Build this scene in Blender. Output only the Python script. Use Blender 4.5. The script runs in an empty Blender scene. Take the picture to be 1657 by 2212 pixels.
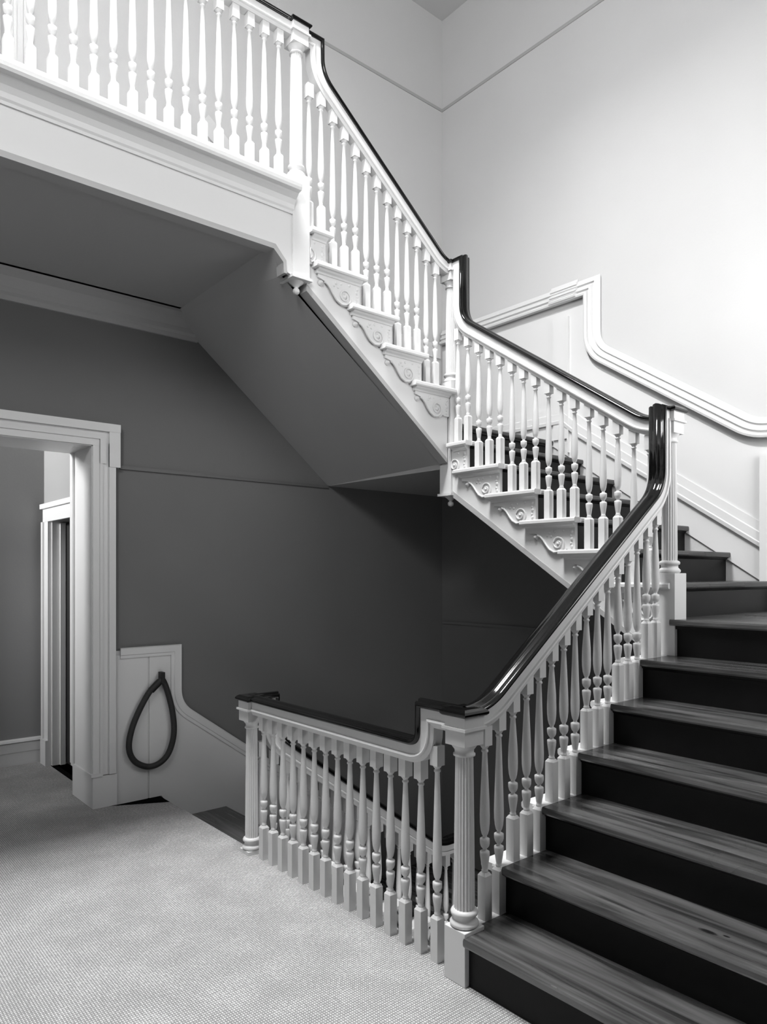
import bpy, bmesh, math, random
from mathutils import Vector
random.seed(3)

# ------------------------------------------------------------------ camera
TH = math.radians(49.852); FPX = 1554.13; V0 = 1238.25; U0 = 828.5; EYE = 1.6
CT, ST = math.cos(TH), math.sin(TH)
scn = bpy.context.scene
C = scn.collection
cam_d = bpy.data.cameras.new('camera')
cam = bpy.data.objects.new('camera', cam_d); C.objects.link(cam)
cam.location = (0, 0, EYE)
cam.rotation_euler = (math.pi/2, 0, TH - math.pi/2)
cam_d.sensor_fit = 'VERTICAL'; cam_d.sensor_height = 36.0
cam_d.lens = 36.0*FPX/2212.0
cam_d.shift_y = (V0 - 1106.0)/2212.0
cam_d.clip_start = 0.02
scn.camera = cam

# ------------------------------------------------------------------ light and exposure
scn.view_settings.view_transform = 'Standard'
scn.view_settings.look = 'None'
scn.view_settings.gamma = 1.0
scn.view_settings.use_curve_mapping = False
scn.view_settings.exposure = 0.0
scn.cycles.max_bounces = 6; scn.cycles.diffuse_bounces = 2; scn.cycles.glossy_bounces = 3
w = bpy.data.worlds.new('world'); scn.world = w; w.use_nodes = True
w.node_tree.nodes['Background'].inputs[0].default_value = (1, 1, 1, 1)
w.node_tree.nodes['Background'].inputs[1].default_value = 0.0

def area(name, loc, rot, sx, sy, power, spread=180):
    d = bpy.data.lights.new(name, 'AREA'); d.shape = 'RECTANGLE'; d.size = sx; d.size_y = sy
    d.energy = power; d.spread = math.radians(spread)
    o = bpy.data.objects.new(name, d); C.objects.link(o); o.location = loc; o.rotation_euler = rot
    return o
# daylight through the roof light over the stairwell, and through the window of the room behind the doorway
SKY_X0, SKY_X1, SKY_Y0, SKY_Y1 = -0.2, 2.1, 2.2, 3.2
ZC, ZSK = 7.02, 8.2
area('skylight_daylight', ((SKY_X0+SKY_X1)/2, (SKY_Y0+SKY_Y1)/2, ZSK-.01), (0, 0, 0), SKY_X1-SKY_X0-.06, SKY_Y1-SKY_Y0-.06, 740)
# fill light added to lift the upper walls, set in a made-up unseen window
WY0, WY1, WZ0, WZ1 = -2.4, -.4, 4.7, 6.6
area('upper_hall_fill', (-3.02, (WY0+WY1)/2, (WZ0+WZ1)/2), (0, -math.pi/2, 0), WZ1-WZ0, WY1-WY0, 330)
# daylight through the stair window in the right wall above the first landing
RX0, RX1, RZ0, RZ1 = 3.5, 4.6, 2.2, 3.6
area('stair_window_daylight', ((RX0+RX1)/2, .365, (RZ0+RZ1)/2), (math.pi/2, 0, 0), RX1-RX0, RZ1-RZ0, 36)
# daylight from the storey below, under the first flight
area('lower_window_daylight', (2.85, .37, -1.7), (math.pi/2, 0, 0), .9, 1.2, 14, 100)
area('side_room_daylight', (-2.5, 6.3, 3.0), (0, -math.pi/2, 0), .5, .4, 55, 80)

# ------------------------------------------------------------------ measured plan (metres)
R = 0.1935                    # riser
X1, YN, YF, X2 = 2.085, 1.975, 3.645, 3.70
YW, XW = 5.03, 4.995          # wall faces
YR = 0.35                     # wall beside first flight
G1, A1 = 0.2671, 2.016
G2, A2 = 0.2935, 1.934
G3, A3 = 0.2677, 3.675
F2 = 20*R                     # upper floor
L1, L2 = 7*R, 14*R            # landings

def ray(u):
    return (u-U0)/FPX
def on_y(u, v, Y):
    k = ray(u); X = Y*(CT + k*ST)/(ST - k*CT); d = X*CT + Y*ST
    return X, EYE + (V0-v)*d/FPX
def on_x(u, v, X):
    k = ray(u); Y = X*(ST - k*CT)/(CT + k*ST); d = X*CT + Y*ST
    return Y, EYE + (V0-v)*d/FPX

# ------------------------------------------------------------------ materials
def mat(name, col, rough=.5, spec=.5, bump=None, var=None, coat=0):
    m = bpy.data.materials.new(name); m.use_nodes = True
    nt = m.node_tree; b = nt.nodes['Principled BSDF']
    b.inputs['Base Color'].default_value = (col, col, col, 1)
    b.inputs['Roughness'].default_value = rough
    b.inputs['Specular IOR Level'].default_value = spec
    if coat:
        b.inputs['Coat Weight'].default_value = coat; b.inputs['Coat Roughness'].default_value = .08
    geo = nt.nodes.new('ShaderNodeNewGeometry')
    if var:
        sc, amt = var
        n = nt.nodes.new('ShaderNodeTexNoise'); n.inputs['Scale'].default_value = sc; n.inputs['Detail'].default_value = 4
        nt.links.new(geo.outputs['Position'], n.inputs['Vector'])
        mr = nt.nodes.new('ShaderNodeMapRange')
        mr.inputs['From Min'].default_value = .3; mr.inputs['From Max'].default_value = .7
        mr.inputs['To Min'].default_value = col*(1-amt); mr.inputs['To Max'].default_value = col*(1+amt)
        nt.links.new(n.outputs[0], mr.inputs['Value'])
        nt.links.new(mr.outputs[0], b.inputs['Base Color'])
    if bump:
        sc, st = bump
        n = nt.nodes.new('ShaderNodeTexNoise'); n.inputs['Scale'].default_value = sc; n.inputs['Detail'].default_value = 3
        nt.links.new(geo.outputs['Position'], n.inputs['Vector'])
        bp = nt.nodes.new('ShaderNodeBump'); bp.inputs['Strength'].default_value = st; bp.inputs['Distance'].default_value = .01
        nt.links.new(n.outputs[0], bp.inputs['Height']); nt.links.new(bp.outputs[0], b.inputs['Normal'])
    return m

def wood_mat(name, dark, light, along, rough, knots=()):
    m = bpy.data.materials.new(name); m.use_nodes = True
    nt = m.node_tree; b = nt.nodes['Principled BSDF']
    geo = nt.nodes.new('ShaderNodeNewGeometry'); mp = nt.nodes.new('ShaderNodeMapping')
    s = [22, 22, 22]; s[along] = 1.3
    mp.inputs['Scale'].default_value = s
    nt.links.new(geo.outputs['Position'], mp.inputs['Vector'])
    n = nt.nodes.new('ShaderNodeTexNoise'); n.inputs['Scale'].default_value = 1.0; n.inputs['Detail'].default_value = 5; n.inputs['Distortion'].default_value = .6
    nt.links.new(mp.outputs[0], n.inputs['Vector'])
    cr = nt.nodes.new('ShaderNodeValToRGB')
    cr.color_ramp.elements[0].position = .36; cr.color_ramp.elements[0].color = (dark,)*3 + (1,)
    cr.color_ramp.elements[1].position = .66; cr.color_ramp.elements[1].color = (light,)*3 + (1,)
    nt.links.new(n.outputs[0], cr.inputs[0])
    col = cr.outputs[0]
    for (pos, rad) in zip(knots[0::2], knots[1::2]):   # dark knots in the boards
        km = nt.nodes.new('ShaderNodeMapping'); km.vector_type = 'TEXTURE'
        km.inputs['Location'].default_value = pos; km.inputs['Scale'].default_value = (rad[0], rad[1], .05)
        nt.links.new(geo.outputs['Position'], km.inputs['Vector'])
        ln = nt.nodes.new('ShaderNodeVectorMath'); ln.operation = 'LENGTH'; nt.links.new(km.outputs[0], ln.inputs[0])
        mk = nt.nodes.new('ShaderNodeMapRange'); mk.inputs['From Min'].default_value = .6; mk.inputs['From Max'].default_value = 1.25
        mk.inputs['To Min'].default_value = .12; mk.inputs['To Max'].default_value = 1
        nt.links.new(ln.outputs['Value'], mk.inputs['Value'])
        mx = nt.nodes.new('ShaderNodeVectorMath'); mx.operation = 'SCALE'
        nt.links.new(col, mx.inputs[0]); nt.links.new(mk.outputs[0], mx.inputs['Scale']); col = mx.outputs[0]
    nt.links.new(col, b.inputs['Base Color'])
    b.inputs['Roughness'].default_value = rough; b.inputs['Specular IOR Level'].default_value = .75
    n2 = nt.nodes.new('ShaderNodeTexNoise'); n2.inputs['Scale'].default_value = 3.0
    nt.links.new(geo.outputs['Position'], n2.inputs['Vector'])
    mr = nt.nodes.new('ShaderNodeMapRange'); mr.inputs['To Min'].default_value = rough-.08; mr.inputs['To Max'].default_value = rough+.12
    nt.links.new(n2.outputs[0], mr.inputs['Value']); nt.links.new(mr.outputs[0], b.inputs['Roughness'])
    bp = nt.nodes.new('ShaderNodeBump'); bp.inputs['Strength'].default_value = .04; bp.inputs['Distance'].default_value = .003
    nt.links.new(n.outputs[0], bp.inputs['Height']); nt.links.new(bp.outputs[0], b.inputs['Normal'])
    return m

def carpet_mat():
    m = bpy.data.materials.new('carpet_weave'); m.use_nodes = True
    nt = m.node_tree; b = nt.nodes['Principled BSDF']; b.inputs['Roughness'].default_value = .95
    b.inputs['Specular IOR Level'].default_value = .1
    geo = nt.nodes.new('ShaderNodeNewGeometry')
    def wave(direction, scale):
        wv = nt.nodes.new('ShaderNodeTexWave'); wv.wave_type = 'BANDS'; wv.bands_direction = direction
        wv.inputs['Scale'].default_value = scale; wv.inputs['Distortion'].default_value = 1.2
        wv.inputs['Detail'].default_value = 2; wv.inputs['Detail Scale'].default_value = 6
        nt.links.new(geo.outputs['Position'], wv.inputs['Vector']); return wv
    a, c = wave('X', 31), wave('Y', 25)
    mul = nt.nodes.new('ShaderNodeMath'); mul.operation = 'MULTIPLY'
    nt.links.new(a.outputs['Fac'], mul.inputs[0]); nt.links.new(c.outputs['Fac'], mul.inputs[1])
    n = nt.nodes.new('ShaderNodeTexNoise'); n.inputs['Scale'].default_value = 85; n.inputs['Detail'].default_value = 3
    nt.links.new(geo.outputs['Position'], n.inputs['Vector'])
    add = nt.nodes.new('ShaderNodeMath'); add.operation = 'ADD'
    nt.links.new(mul.outputs[0], add.inputs[0]); nt.links.new(n.outputs[0], add.inputs[1])
    n3 = nt.nodes.new('ShaderNodeTexNoise'); n3.inputs['Scale'].default_value = 5; n3.inputs['Detail'].default_value = 4
    nt.links.new(geo.outputs['Position'], n3.inputs['Vector'])
    m3 = nt.nodes.new('ShaderNodeMath'); m3.operation = 'MULTIPLY_ADD'; m3.inputs[1].default_value = .5
    nt.links.new(n3.outputs[0], m3.inputs[0]); nt.links.new(add.outputs[0], m3.inputs[2])
    cr = nt.nodes.new('ShaderNodeValToRGB')
    cr.color_ramp.elements[0].position = .45; cr.color_ramp.elements[0].color = (.26,)*3 + (1,)
    cr.color_ramp.elements[1].position = 1.0; cr.color_ramp.elements[1].color = (.84,)*3 + (1,)
    mr = nt.nodes.new('ShaderNodeMapRange'); mr.inputs['From Max'].default_value = 1.75
    nt.links.new(m3.outputs[0], mr.inputs['Value']); nt.links.new(mr.outputs[0], cr.inputs[0])
    nt.links.new(cr.outputs[0], b.inputs['Base Color'])
    bp = nt.nodes.new('ShaderNodeBump'); bp.inputs['Strength'].default_value = .45; bp.inputs['Distance'].default_value = .005
    nt.links.new(add.outputs[0], bp.inputs['Height']); nt.links.new(bp.outputs[0], b.inputs['Normal'])
    return m

M = {
    'white': mat('white_gloss_paint', .79, .38, .4, bump=(40, .04)),
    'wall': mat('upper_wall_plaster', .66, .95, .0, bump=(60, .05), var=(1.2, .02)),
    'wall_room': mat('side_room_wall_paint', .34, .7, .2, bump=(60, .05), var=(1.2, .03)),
    'wall_low_shaded': mat('lower_hall_wall_shade', .20, .95, .0, bump=(60, .05), var=(1.2, .03)),  # darkened wall colour that carries the shade of the lower storey
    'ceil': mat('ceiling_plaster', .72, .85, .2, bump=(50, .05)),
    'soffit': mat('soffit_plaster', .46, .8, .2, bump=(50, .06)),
    'trim_dark': mat('picture_rail_paint', .15, .5, .4),
    'trim_mid': mat('wall_rail_paint', .45, .9, .0),
    'rail': mat('ebonised_handrail', .003, .09, .5),
    'riser': mat('dark_riser_paint', .005, .40, .18, var=(6, .3)),
    'tread': wood_mat('worn_tread_wood', .028, .135, 1, .22, ((2.41, 1.153, 2*R), (.012, .030), (2.425, 1.098, 2*R), (.006, .012))),
    'tread_x': wood_mat('worn_tread_wood_across', .007, .04, 0, .26),
    'boards': mat('dark_floorboards', .008, .9, 0),
    'carpet': carpet_mat(),
    'hose': mat('black_rubber', .03, .55, .4, bump=(90, .2)),
    'black': mat('black_iron', .01, .5),
    'void': mat('dark_of_opening', .02, .6),
    'glass': mat('roof_light_frame', .8, .5),
}

# ------------------------------------------------------------------ mesh helpers
class MB:
    def __init__(self): self.v = []; self.f = []; self.sm = []
    def add(self, vs, fs, smooth=False):
        o = len(self.v); self.v += [tuple(p) for p in vs]
        for f in fs: self.f.append([i+o for i in f]); self.sm.append(smooth)
    def box(self, x0, x1, y0, y1, z0, z1):
        vs = [(x, y, z) for x in (x0, x1) for y in (y0, y1) for z in (z0, z1)]
        self.add(vs, [(0,1,3,2),(4,6,7,5),(0,4,5,1),(2,3,7,6),(0,2,6,4),(1,5,7,3)])
        return self
    def prism(self, poly, a, b, fn, smooth=False):
        """poly 2-D outline, extruded from a to b; fn(p, q, t) gives the world point."""
        n = len(poly)
        vs = [fn(p, q, a) for p, q in poly] + [fn(p, q, b) for p, q in poly]
        self.add(vs, [tuple(range(n)), tuple(range(2*n-1, n-1, -1))])
        o = len(self.v) - 2*n
        for i in range(n):
            j = (i+1) % n
            self.f.append([o+i, o+j, o+n+j, o+n+i]); self.sm.append(smooth)
        return self
    def lathe(self, prof, seg=14, c=(0, 0), flute=0, fd=.0):
        """prof list of (r, z); flute = number of flutes cut into the shaft."""
        n = len(prof); vs = []
        for r, z in prof:
            for k in range(seg):
                t = 2*math.pi*k/seg
                rr = r
                if flute: rr = r - (fd if k % 2 else 0)
                vs.append((c[0]+rr*math.cos(t), c[1]+rr*math.sin(t), z))
        fs = []
        for i in range(n-1):
            for k in range(seg):
                fs.append((i*seg+k, i*seg+(k+1) % seg, (i+1)*seg+(k+1) % seg, (i+1)*seg+k))
        self.add(vs, fs, smooth=not flute)
        self.add([vs[k] for k in range(seg)], [tuple(range(seg-1, -1, -1))])
        self.add([vs[(n-1)*seg+k] for k in range(seg)], [tuple(range(seg))])
        return self
    def sweep(self, path, prof, lat, smooth=True, closed=False):
        """path of 3-D points in a plane, prof of (sideways, outwards), lat the plane's normal."""
        lat = Vector(lat).normalized(); P = [Vector(p) for p in path]; n = len(P); m = len(prof); vs = []
        for i in range(n):
            if closed: t0 = (P[i]-P[i-1]).normalized(); t1 = (P[(i+1) % n]-P[i]).normalized()
            else:
                t0 = (P[i]-P[i-1]).normalized() if i else (P[1]-P[0]).normalized()
                t1 = (P[i+1]-P[i]).normalized() if i < n-1 else t0
            t = (t0+t1).normalized(); c = max(.35, t.dot(t0))
            nn = lat.cross(t)
            for a, b in prof: vs.append(P[i] + lat*a + nn*(b/c))
        fs = []
        for i in range(n if closed else n-1):
            for k in range(m):
                j = (i+1) % n
                fs.append((i*m+k, i*m+(k+1) % m, j*m+(k+1) % m, j*m+k))
        self.add(vs, fs, smooth)
        if not closed:
            self.add(vs[:m], [tuple(range(m-1, -1, -1))]); self.add(vs[-m:], [tuple(range(m))])
        return self
    def tube(self, path, r, seg=10):
        P = [Vector(p) for p in path]; n = len(P); vs = []
        rr = r if isinstance(r, (list, tuple)) else [r]*n
        up = Vector((0, 0, 1)); 
        for i in range(n):
            t = (P[min(i+1, n-1)]-P[max(i-1, 0)]).normalized()
            a = t.cross(up)
            if a.length < .05: a = t.cross(Vector((1, 0, 0)))
            a.normalize(); b = a.cross(t)
            if i and (a.dot(pa) < 0): a = -a; b = -b
            pa = a
            for k in range(seg):
                q = 2*math.pi*k/seg; vs.append(P[i] + (a*math.cos(q)+b*math.sin(q))*rr[i])
        fs = [(i*seg+k, i*seg+(k+1) % seg, (i+1)*seg+(k+1) % seg, (i+1)*seg+k) for i in range(n-1) for k in range(seg)]
        self.add(vs, fs, True)
        self.add(vs[:seg], [tuple(range(seg-1, -1, -1))]); self.add(vs[-seg:], [tuple(range(seg))])
        return self
    def mesh(self, name, m, bevel=0):
        me = bpy.data.meshes.new(name); me.from_pydata(self.v, [], self.f)
        me.polygons.foreach_set('use_smooth', self.sm)
        bm = bmesh.new(); bm.from_mesh(me)
        bmesh.ops.recalc_face_normals(bm, faces=bm.faces)
        if bevel:
            bmesh.ops.bevel(bm, geom=list(bm.edges), offset=bevel, segments=2, affect='EDGES', profile=.6)
        bm.to_mesh(me); bm.free()
        me.materials.append(M[m]); return me

def link(name, me, parent=None, loc=None):
    o = bpy.data.objects.new(name, me); C.objects.link(o)
    if parent:
        o.parent = parent
        base = Vector(parent['_base']) if '_base' in parent else Vector((0, 0, 0))
        o.location = (Vector(loc) if loc else Vector((0, 0, 0))) - base
        o['_base'] = tuple(loc) if loc else (0., 0., 0.)
    elif loc: o.location = loc; o['_base'] = tuple(loc)
    return o
def thing(name, label, cat, loc, group=None):
    o = bpy.data.objects.new(name, None); C.objects.link(o); o.location = loc; o['_base'] = tuple(loc)
    o['label'] = label; o['category'] = cat
    if group: o['group'] = group
    return o
def tag(o, label, cat, group=None):
    o['label'] = label; o['category'] = cat
    if group: o['group'] = group
    return o
def struct(o, label=None):
    o['kind'] = 'structure'
    if label: o['label'] = label
    return o
def box(name, m, x0, x1, y0, y1, z0, z1, parent=None, bevel=0):
    return link(name, MB().box(x0, x1, y0, y1, z0, z1).mesh(name, m, bevel), parent)

# ================================================================== SETTING
def wall_cells(name, m, xs, zs, holes, fn, t0, t1, lo=None, hi=None):
    """one wall mesh made of blocks round rectangular openings (x0, x1, z0, z1); lo / hi give its foot and head along x."""
    xs = sorted(set(xs + [h[0] for h in holes] + [h[1] for h in holes])); b = MB()
    for xa, xb in zip(xs[:-1], xs[1:]):
        xm = (xa+xb)/2; za = lo(xm) if lo else zs[0]; zb = hi(xm) if hi else zs[1]
        hs = sorted([(h[2], h[3]) for h in holes if h[0] <= xa and h[1] >= xb and h[3] > za and h[2] < zb])
        z = za
        for h0, h1 in hs + [(zb, zb)]:
            if h0 > z + 1e-6:
                p = [fn(xa, t0), fn(xb, t1)]
                b.box(min(p[0][0], p[1][0]), max(p[0][0], p[1][0]), min(p[0][1], p[1][1]), max(p[0][1], p[1][1]), z, h0)
            z = h1
    return link(name, b.mesh(name, m))

DOOR = (.50, 1.64, -.34, 2.47)                     # doorway in the left wall, lower hall
UDX = on_y(30, 60, YW-.03)[0] - .05
UDOOR = (UDX-1.05, UDX, F2, F2+2.35)              # doorway above, off the gallery
# lower hall's shade put into its wall colour, split inside floors and flights
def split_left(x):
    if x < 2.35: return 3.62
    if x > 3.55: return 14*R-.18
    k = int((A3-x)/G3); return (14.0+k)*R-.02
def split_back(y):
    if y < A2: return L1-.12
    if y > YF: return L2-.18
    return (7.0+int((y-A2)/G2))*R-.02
cx = [-3.0, 2.35] + [A3-k*G3 for k in range(5)] + [XW+.3]; cy = [YR-.3, A2] + [A2+k*G2 for k in range(1, 6)] + [YF, YW]
struct(wall_cells('wall_left', 'wall_low_shaded', cx, (-3.2, ZC), [DOOR], lambda x, t: (x, t), YW, YW+.40, hi=split_left), 'left wall of the lower hall')
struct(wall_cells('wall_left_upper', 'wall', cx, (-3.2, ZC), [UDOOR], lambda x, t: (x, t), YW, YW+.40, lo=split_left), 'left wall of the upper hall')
struct(wall_cells('wall_back', 'wall_low_shaded', cy, (-3.2, ZC), [], lambda y, t: (t, y), XW, XW+.3, hi=split_back), 'back wall of the lower stairwell')
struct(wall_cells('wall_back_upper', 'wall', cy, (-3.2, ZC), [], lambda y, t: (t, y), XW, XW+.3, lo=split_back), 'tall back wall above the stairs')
wr = struct(box('wall_right', 'wall', 2.05, XW, YR-.3, YR, -3.2, ZC))
w4 = struct(link('window_4', MB().box(RX0-.1, RX1+.1, YR, YR+.05, RZ0-.1, RZ0).mesh('window_4', 'white')), 'stair window above the first landing')
for a in ((RX0-.1, RX0, YR, YR+.03, RZ0, RZ1), (RX1, RX1+.1, YR, YR+.03, RZ0, RZ1), (RX0-.1, RX1+.1, YR, YR+.03, RZ1, RZ1+.1)):
    box('window_frame', 'white', *a, parent=w4)
w3 = struct(link('window_3', MB().box(2.3, 3.4, YR, YR+.03, -2.4, -2.3).mesh('window_3', 'white')), 'window of the storey below')
for a in ((2.3, 2.4, YR, YR+.03, -2.3, -1.1), (3.3, 3.4, YR, YR+.03, -2.3, -1.1), (2.3, 3.4, YR, YR+.03, -1.1, -1.0)):
    box('window_frame', 'white', *a, parent=w3)
wn = struct(box('wall_near', 'wall', -3.0, 2.05, -3.3, -3.0, -3.2, ZC))
wn2 = struct(box('wall_entrance', 'wall', 2.05, 2.35, -3.3, YR-.3, -3.2, ZC))
wf = struct(wall_cells('wall_far_left', 'wall', [-3.3, YW+.4], (-3.2, ZC), [(WY0, WY1, WZ0, WZ1)], lambda y, t: (t, y), -3.3, -3.0))
w2 = struct(link('window_fill', MB().box(-3.06, -2.97, WY0-.1, WY1+.1, WZ0-.1, WZ0).mesh('window_fill', 'white'), None, (0, 0, 0)), 'unseen window added for the upper hall fill light')  # made-up frame around the upper hall fill light
for a in ((-3.0, -2.97, WY0-.1, WY0, WZ0, WZ1), (-3.0, -2.97, WY1, WY1+.1, WZ0, WZ1), (-3.0, -2.97, WY0-.1, WY1+.1, WZ1, WZ1+.1)):
    box('window_frame', 'white', *a, parent=w2)
# ceiling with the roof light opening
cl = MB()
cl.box(-3.0, SKY_X0, -3.0, YW, ZC, ZC+.2); cl.box(SKY_X1, XW, -3.0, YW, ZC, ZC+.2)
cl.box(SKY_X0, SKY_X1, -3.0, SKY_Y0, ZC, ZC+.2); cl.box(SKY_X0, SKY_X1, SKY_Y1, YW, ZC, ZC+.2)
struct(link('ceiling', cl.mesh('ceiling', 'ceil')))
sh = MB()
sh.box(SKY_X0-.06, SKY_X0, SKY_Y0-.06, SKY_Y1+.06, ZC, ZSK); sh.box(SKY_X1, SKY_X1+.06, SKY_Y0-.06, SKY_Y1+.06, ZC, ZSK)
sh.box(SKY_X0, SKY_X1, SKY_Y0-.06, SKY_Y0, ZC, ZSK); sh.box(SKY_X0, SKY_X1, SKY_Y1, SKY_Y1+.06, ZC, ZSK); sh.box(SKY_X0-.06, SKY_X1+.06, SKY_Y0-.06, SKY_Y1+.06, ZSK, ZSK+.05)
struct(link('wall_roof_light', sh.mesh('wall_roof_light', 'ceil')), 'shaft of the roof light above the stairwell')
wd = struct(link('window_1', MB().box(SKY_X0-.06, SKY_X0, SKY_Y0-.06, SKY_Y1+.06, ZC-.03, ZC+.05).mesh('window_1', 'glass'), None, (0, 0, 0)), 'roof light over the stairwell')
for args in ((SKY_X1, SKY_X1+.06, SKY_Y0-.06, SKY_Y1+.06, ZC-.03, ZC+.05), (SKY_X0, SKY_X1, SKY_Y0-.06, SKY_Y0, ZC-.03, ZC+.05), (SKY_X0, SKY_X1, SKY_Y1, SKY_Y1+.06, ZC-.03, ZC+.05)):
    box('window_frame', 'glass', *args, parent=wd)

# lower hall floor slab (stair opening X > X1) and carpet
fb = MB()
fb.box(-3.0, X1+.02, -3.0, YW+.4, -.34, -.012)
fb.box(X1+.02, XW, -3.0, YR, -.34, -.012)
fb.box(-3.0, 1.80, YW+.4, 6.62, -.34, -.012)
struct(link('floor', fb.mesh('floor', 'boards')))
cp = MB()
poly = [(-3.0, -3.0), (2.05, -3.0), (2.05, YR), (X1+.02, YR), (X1+.02, YW-.22), (1.70, YW-.015), (1.64, YW-.001), (-3.0, YW-.001)]
cp.prism(poly, -.012, .0, lambda p, q, t: (p, q, t))
tag(link('carpet', cp.mesh('carpet', 'carpet')), 'grey loop-weave carpet laid over the lower hall floor', 'carpet')
cp = MB()
poly = [(.50, YW-.001), (1.64, YW-.001), (1.64, YW+.4), (1.74, YW+.4), (1.74, 6.57), (-2.59, 6.57), (-2.59, YW+.4), (.50, YW+.4)]
cp.prism(poly, -.012, .0, lambda p, q, t: (p, q, t))
tag(link('carpet', cp.mesh('carpet', 'carpet')), 'dim carpet running through the doorway into the side room', 'carpet')
struct(box('floor_basement', 'boards', -3.0, XW, YR, YW, -3.4, -3.2))
# edge of the hall floor in the stairwell
ft = struct(box('trim_1', 'white', X1+.02, X1+.045, YN-.05, YF+.05, -.36, -.002))
box('trim_bead', 'white', X1+.02, X1+.06, YN-.05, YF+.05, -.03, -.003, parent=ft)
nos = struct(box('trim_2', 'boards', X1+.005, X1+.035, YF+.05, YW-.005, -.045, -.0125))

# near part of the upper floor, overhead of the camera
struct(box('ceiling_hall', 'soffit', -3.0, 1.85, -3.0, 1.35, 3.5, F2))

# gallery: floor slab, fascia, mouldings
XG = on_y(597, 530, YF-.06)[0]                     # where the fascia turns down to the newel
ZG = on_y(300, 430, YF-.06)[1]
ZG = 3.50
gal = struct(box('floor_gallery', 'soffit', -3.0, 2.34, YF-.02, YW, ZG+.02, F2), 'upper gallery floor')
fa = MB()
fa.prism([(-3.0, F2-.03), (2.34, F2-.03), (2.34, 3.36), (XG+.085, 3.37), (XG+.07, 3.43), (XG, ZG+.01), (-3.0, ZG+.01)], YF-.045, YF-.02, lambda p, q, t: (p, t, q))
fo = link('fascia', fa.mesh('fascia', 'white'), gal)
link('fascia_edge', MB().prism([(-3.0, ZG+.012), (XG+.002, ZG+.012), (XG+.075, 3.435), (XG+.08, 3.36), (XG+.06, 3.36), (XG+.055, 3.42), (XG-.01, ZG-.018), (-3.0, ZG-.018)], YF-.05, YF+.03, lambda p, q, t: (p, t, q)).mesh('fascia_edge', 'soffit'), gal)
gm = MB()
mould = [(YF-.045, F2-.15), (YF-.053, F2-.15), (YF-.055, F2-.135), (YF-.062, F2-.125), (YF-.065, F2-.10), (YF-.080, F2-.075), (YF-.105, F2-.055), (YF-.110, F2-.047), (YF-.140, F2-.044), (YF-.146, F2-.03), (YF-.148, F2-.012), (YF-.142, F2+.012), (YF+.06, F2+.012), (YF+.06, F2-.03), (YF-.045, F2-.03)]
gm.prism(mould, -3.0, 2.335, lambda p, q, t: (t, p, q))
link('nosing_moulding', gm.mesh('nosing_moulding', 'white'), gal)

# soffit under the gallery, sloping under the third flight, flat under the upper landing
p0x, p0z = on_y(430, 742, YW); p1x, p1z = on_y(708, 1050, YW)
sl = (p0z-p1z)/(p1x-p0x)
fx = p0x - (ZG-p0z)/sl                             # fold at the wall
ZL = p1z                                           # landing soffit
YS = YF-.02
sb = MB()
vs = [(-3.0, YS, ZG), (-3.0, YW, ZG), (XG-.02, YS, ZG), (fx, YW-.002, ZG), (XG+.09, YS+.05, 3.375), (p1x, YW-.002, ZL), (3.65, YS+.05, 2.385), (3.66, YS+.05, ZL), (XW-.002, YW-.002, ZL), (XW-.002, YS-.02, ZL)]
sb.add(vs[:4], [(0, 2, 3, 1)])
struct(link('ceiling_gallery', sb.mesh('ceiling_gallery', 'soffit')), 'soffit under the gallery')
SOFV = vs
# cornice at the gallery soffit
cz = p0z
corn = [(YW, cz), (YW-.02, cz), (YW-.025, cz+.03), (YW-.045, cz+.045), (YW-.05, cz+.075), (YW-.085, cz+.13), (YW-.13, cz+.155), (YW-.135, cz+.175), (YW-.16, cz+.18), (YW-.165, ZG), (YW, ZG)]
cb = MB().prism(corn, -3.0, fx+.19, lambda p, q, t: (t, p, q))
struct(link('trim_3', cb.mesh('trim_3', 'soffit')), 'plaster cornice under the gallery')
# picture rails
zpr = on_y(700, 1049, YW)[1]
def prail(name, z, pts, m, hh=.012):
    b = MB()
    for (x0, y0, x1, y1) in pts: b.box(x0, x1, y0, y1, z-hh, z+hh)
    return struct(link(name, b.mesh(name, m)))
prail('trim_4', zpr-.01, [(1.83, YW-.014, p1x, YW)], 'trim_dark')
zpu = on_y(952.3, 238.4, YW)[1]
prail('trim_5', zpu, [(-3.0, YW-.006, XW, YW)], 'trim_mid', .014)
prail('trim_6', zpu, [(XW-.006, YR, XW, YW-.006)], 'trim_mid', .014)
prail('trim_7', 1.12, [(XW-.014, YR, XW, YW-.014)], 'wall_low_shaded')

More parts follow.
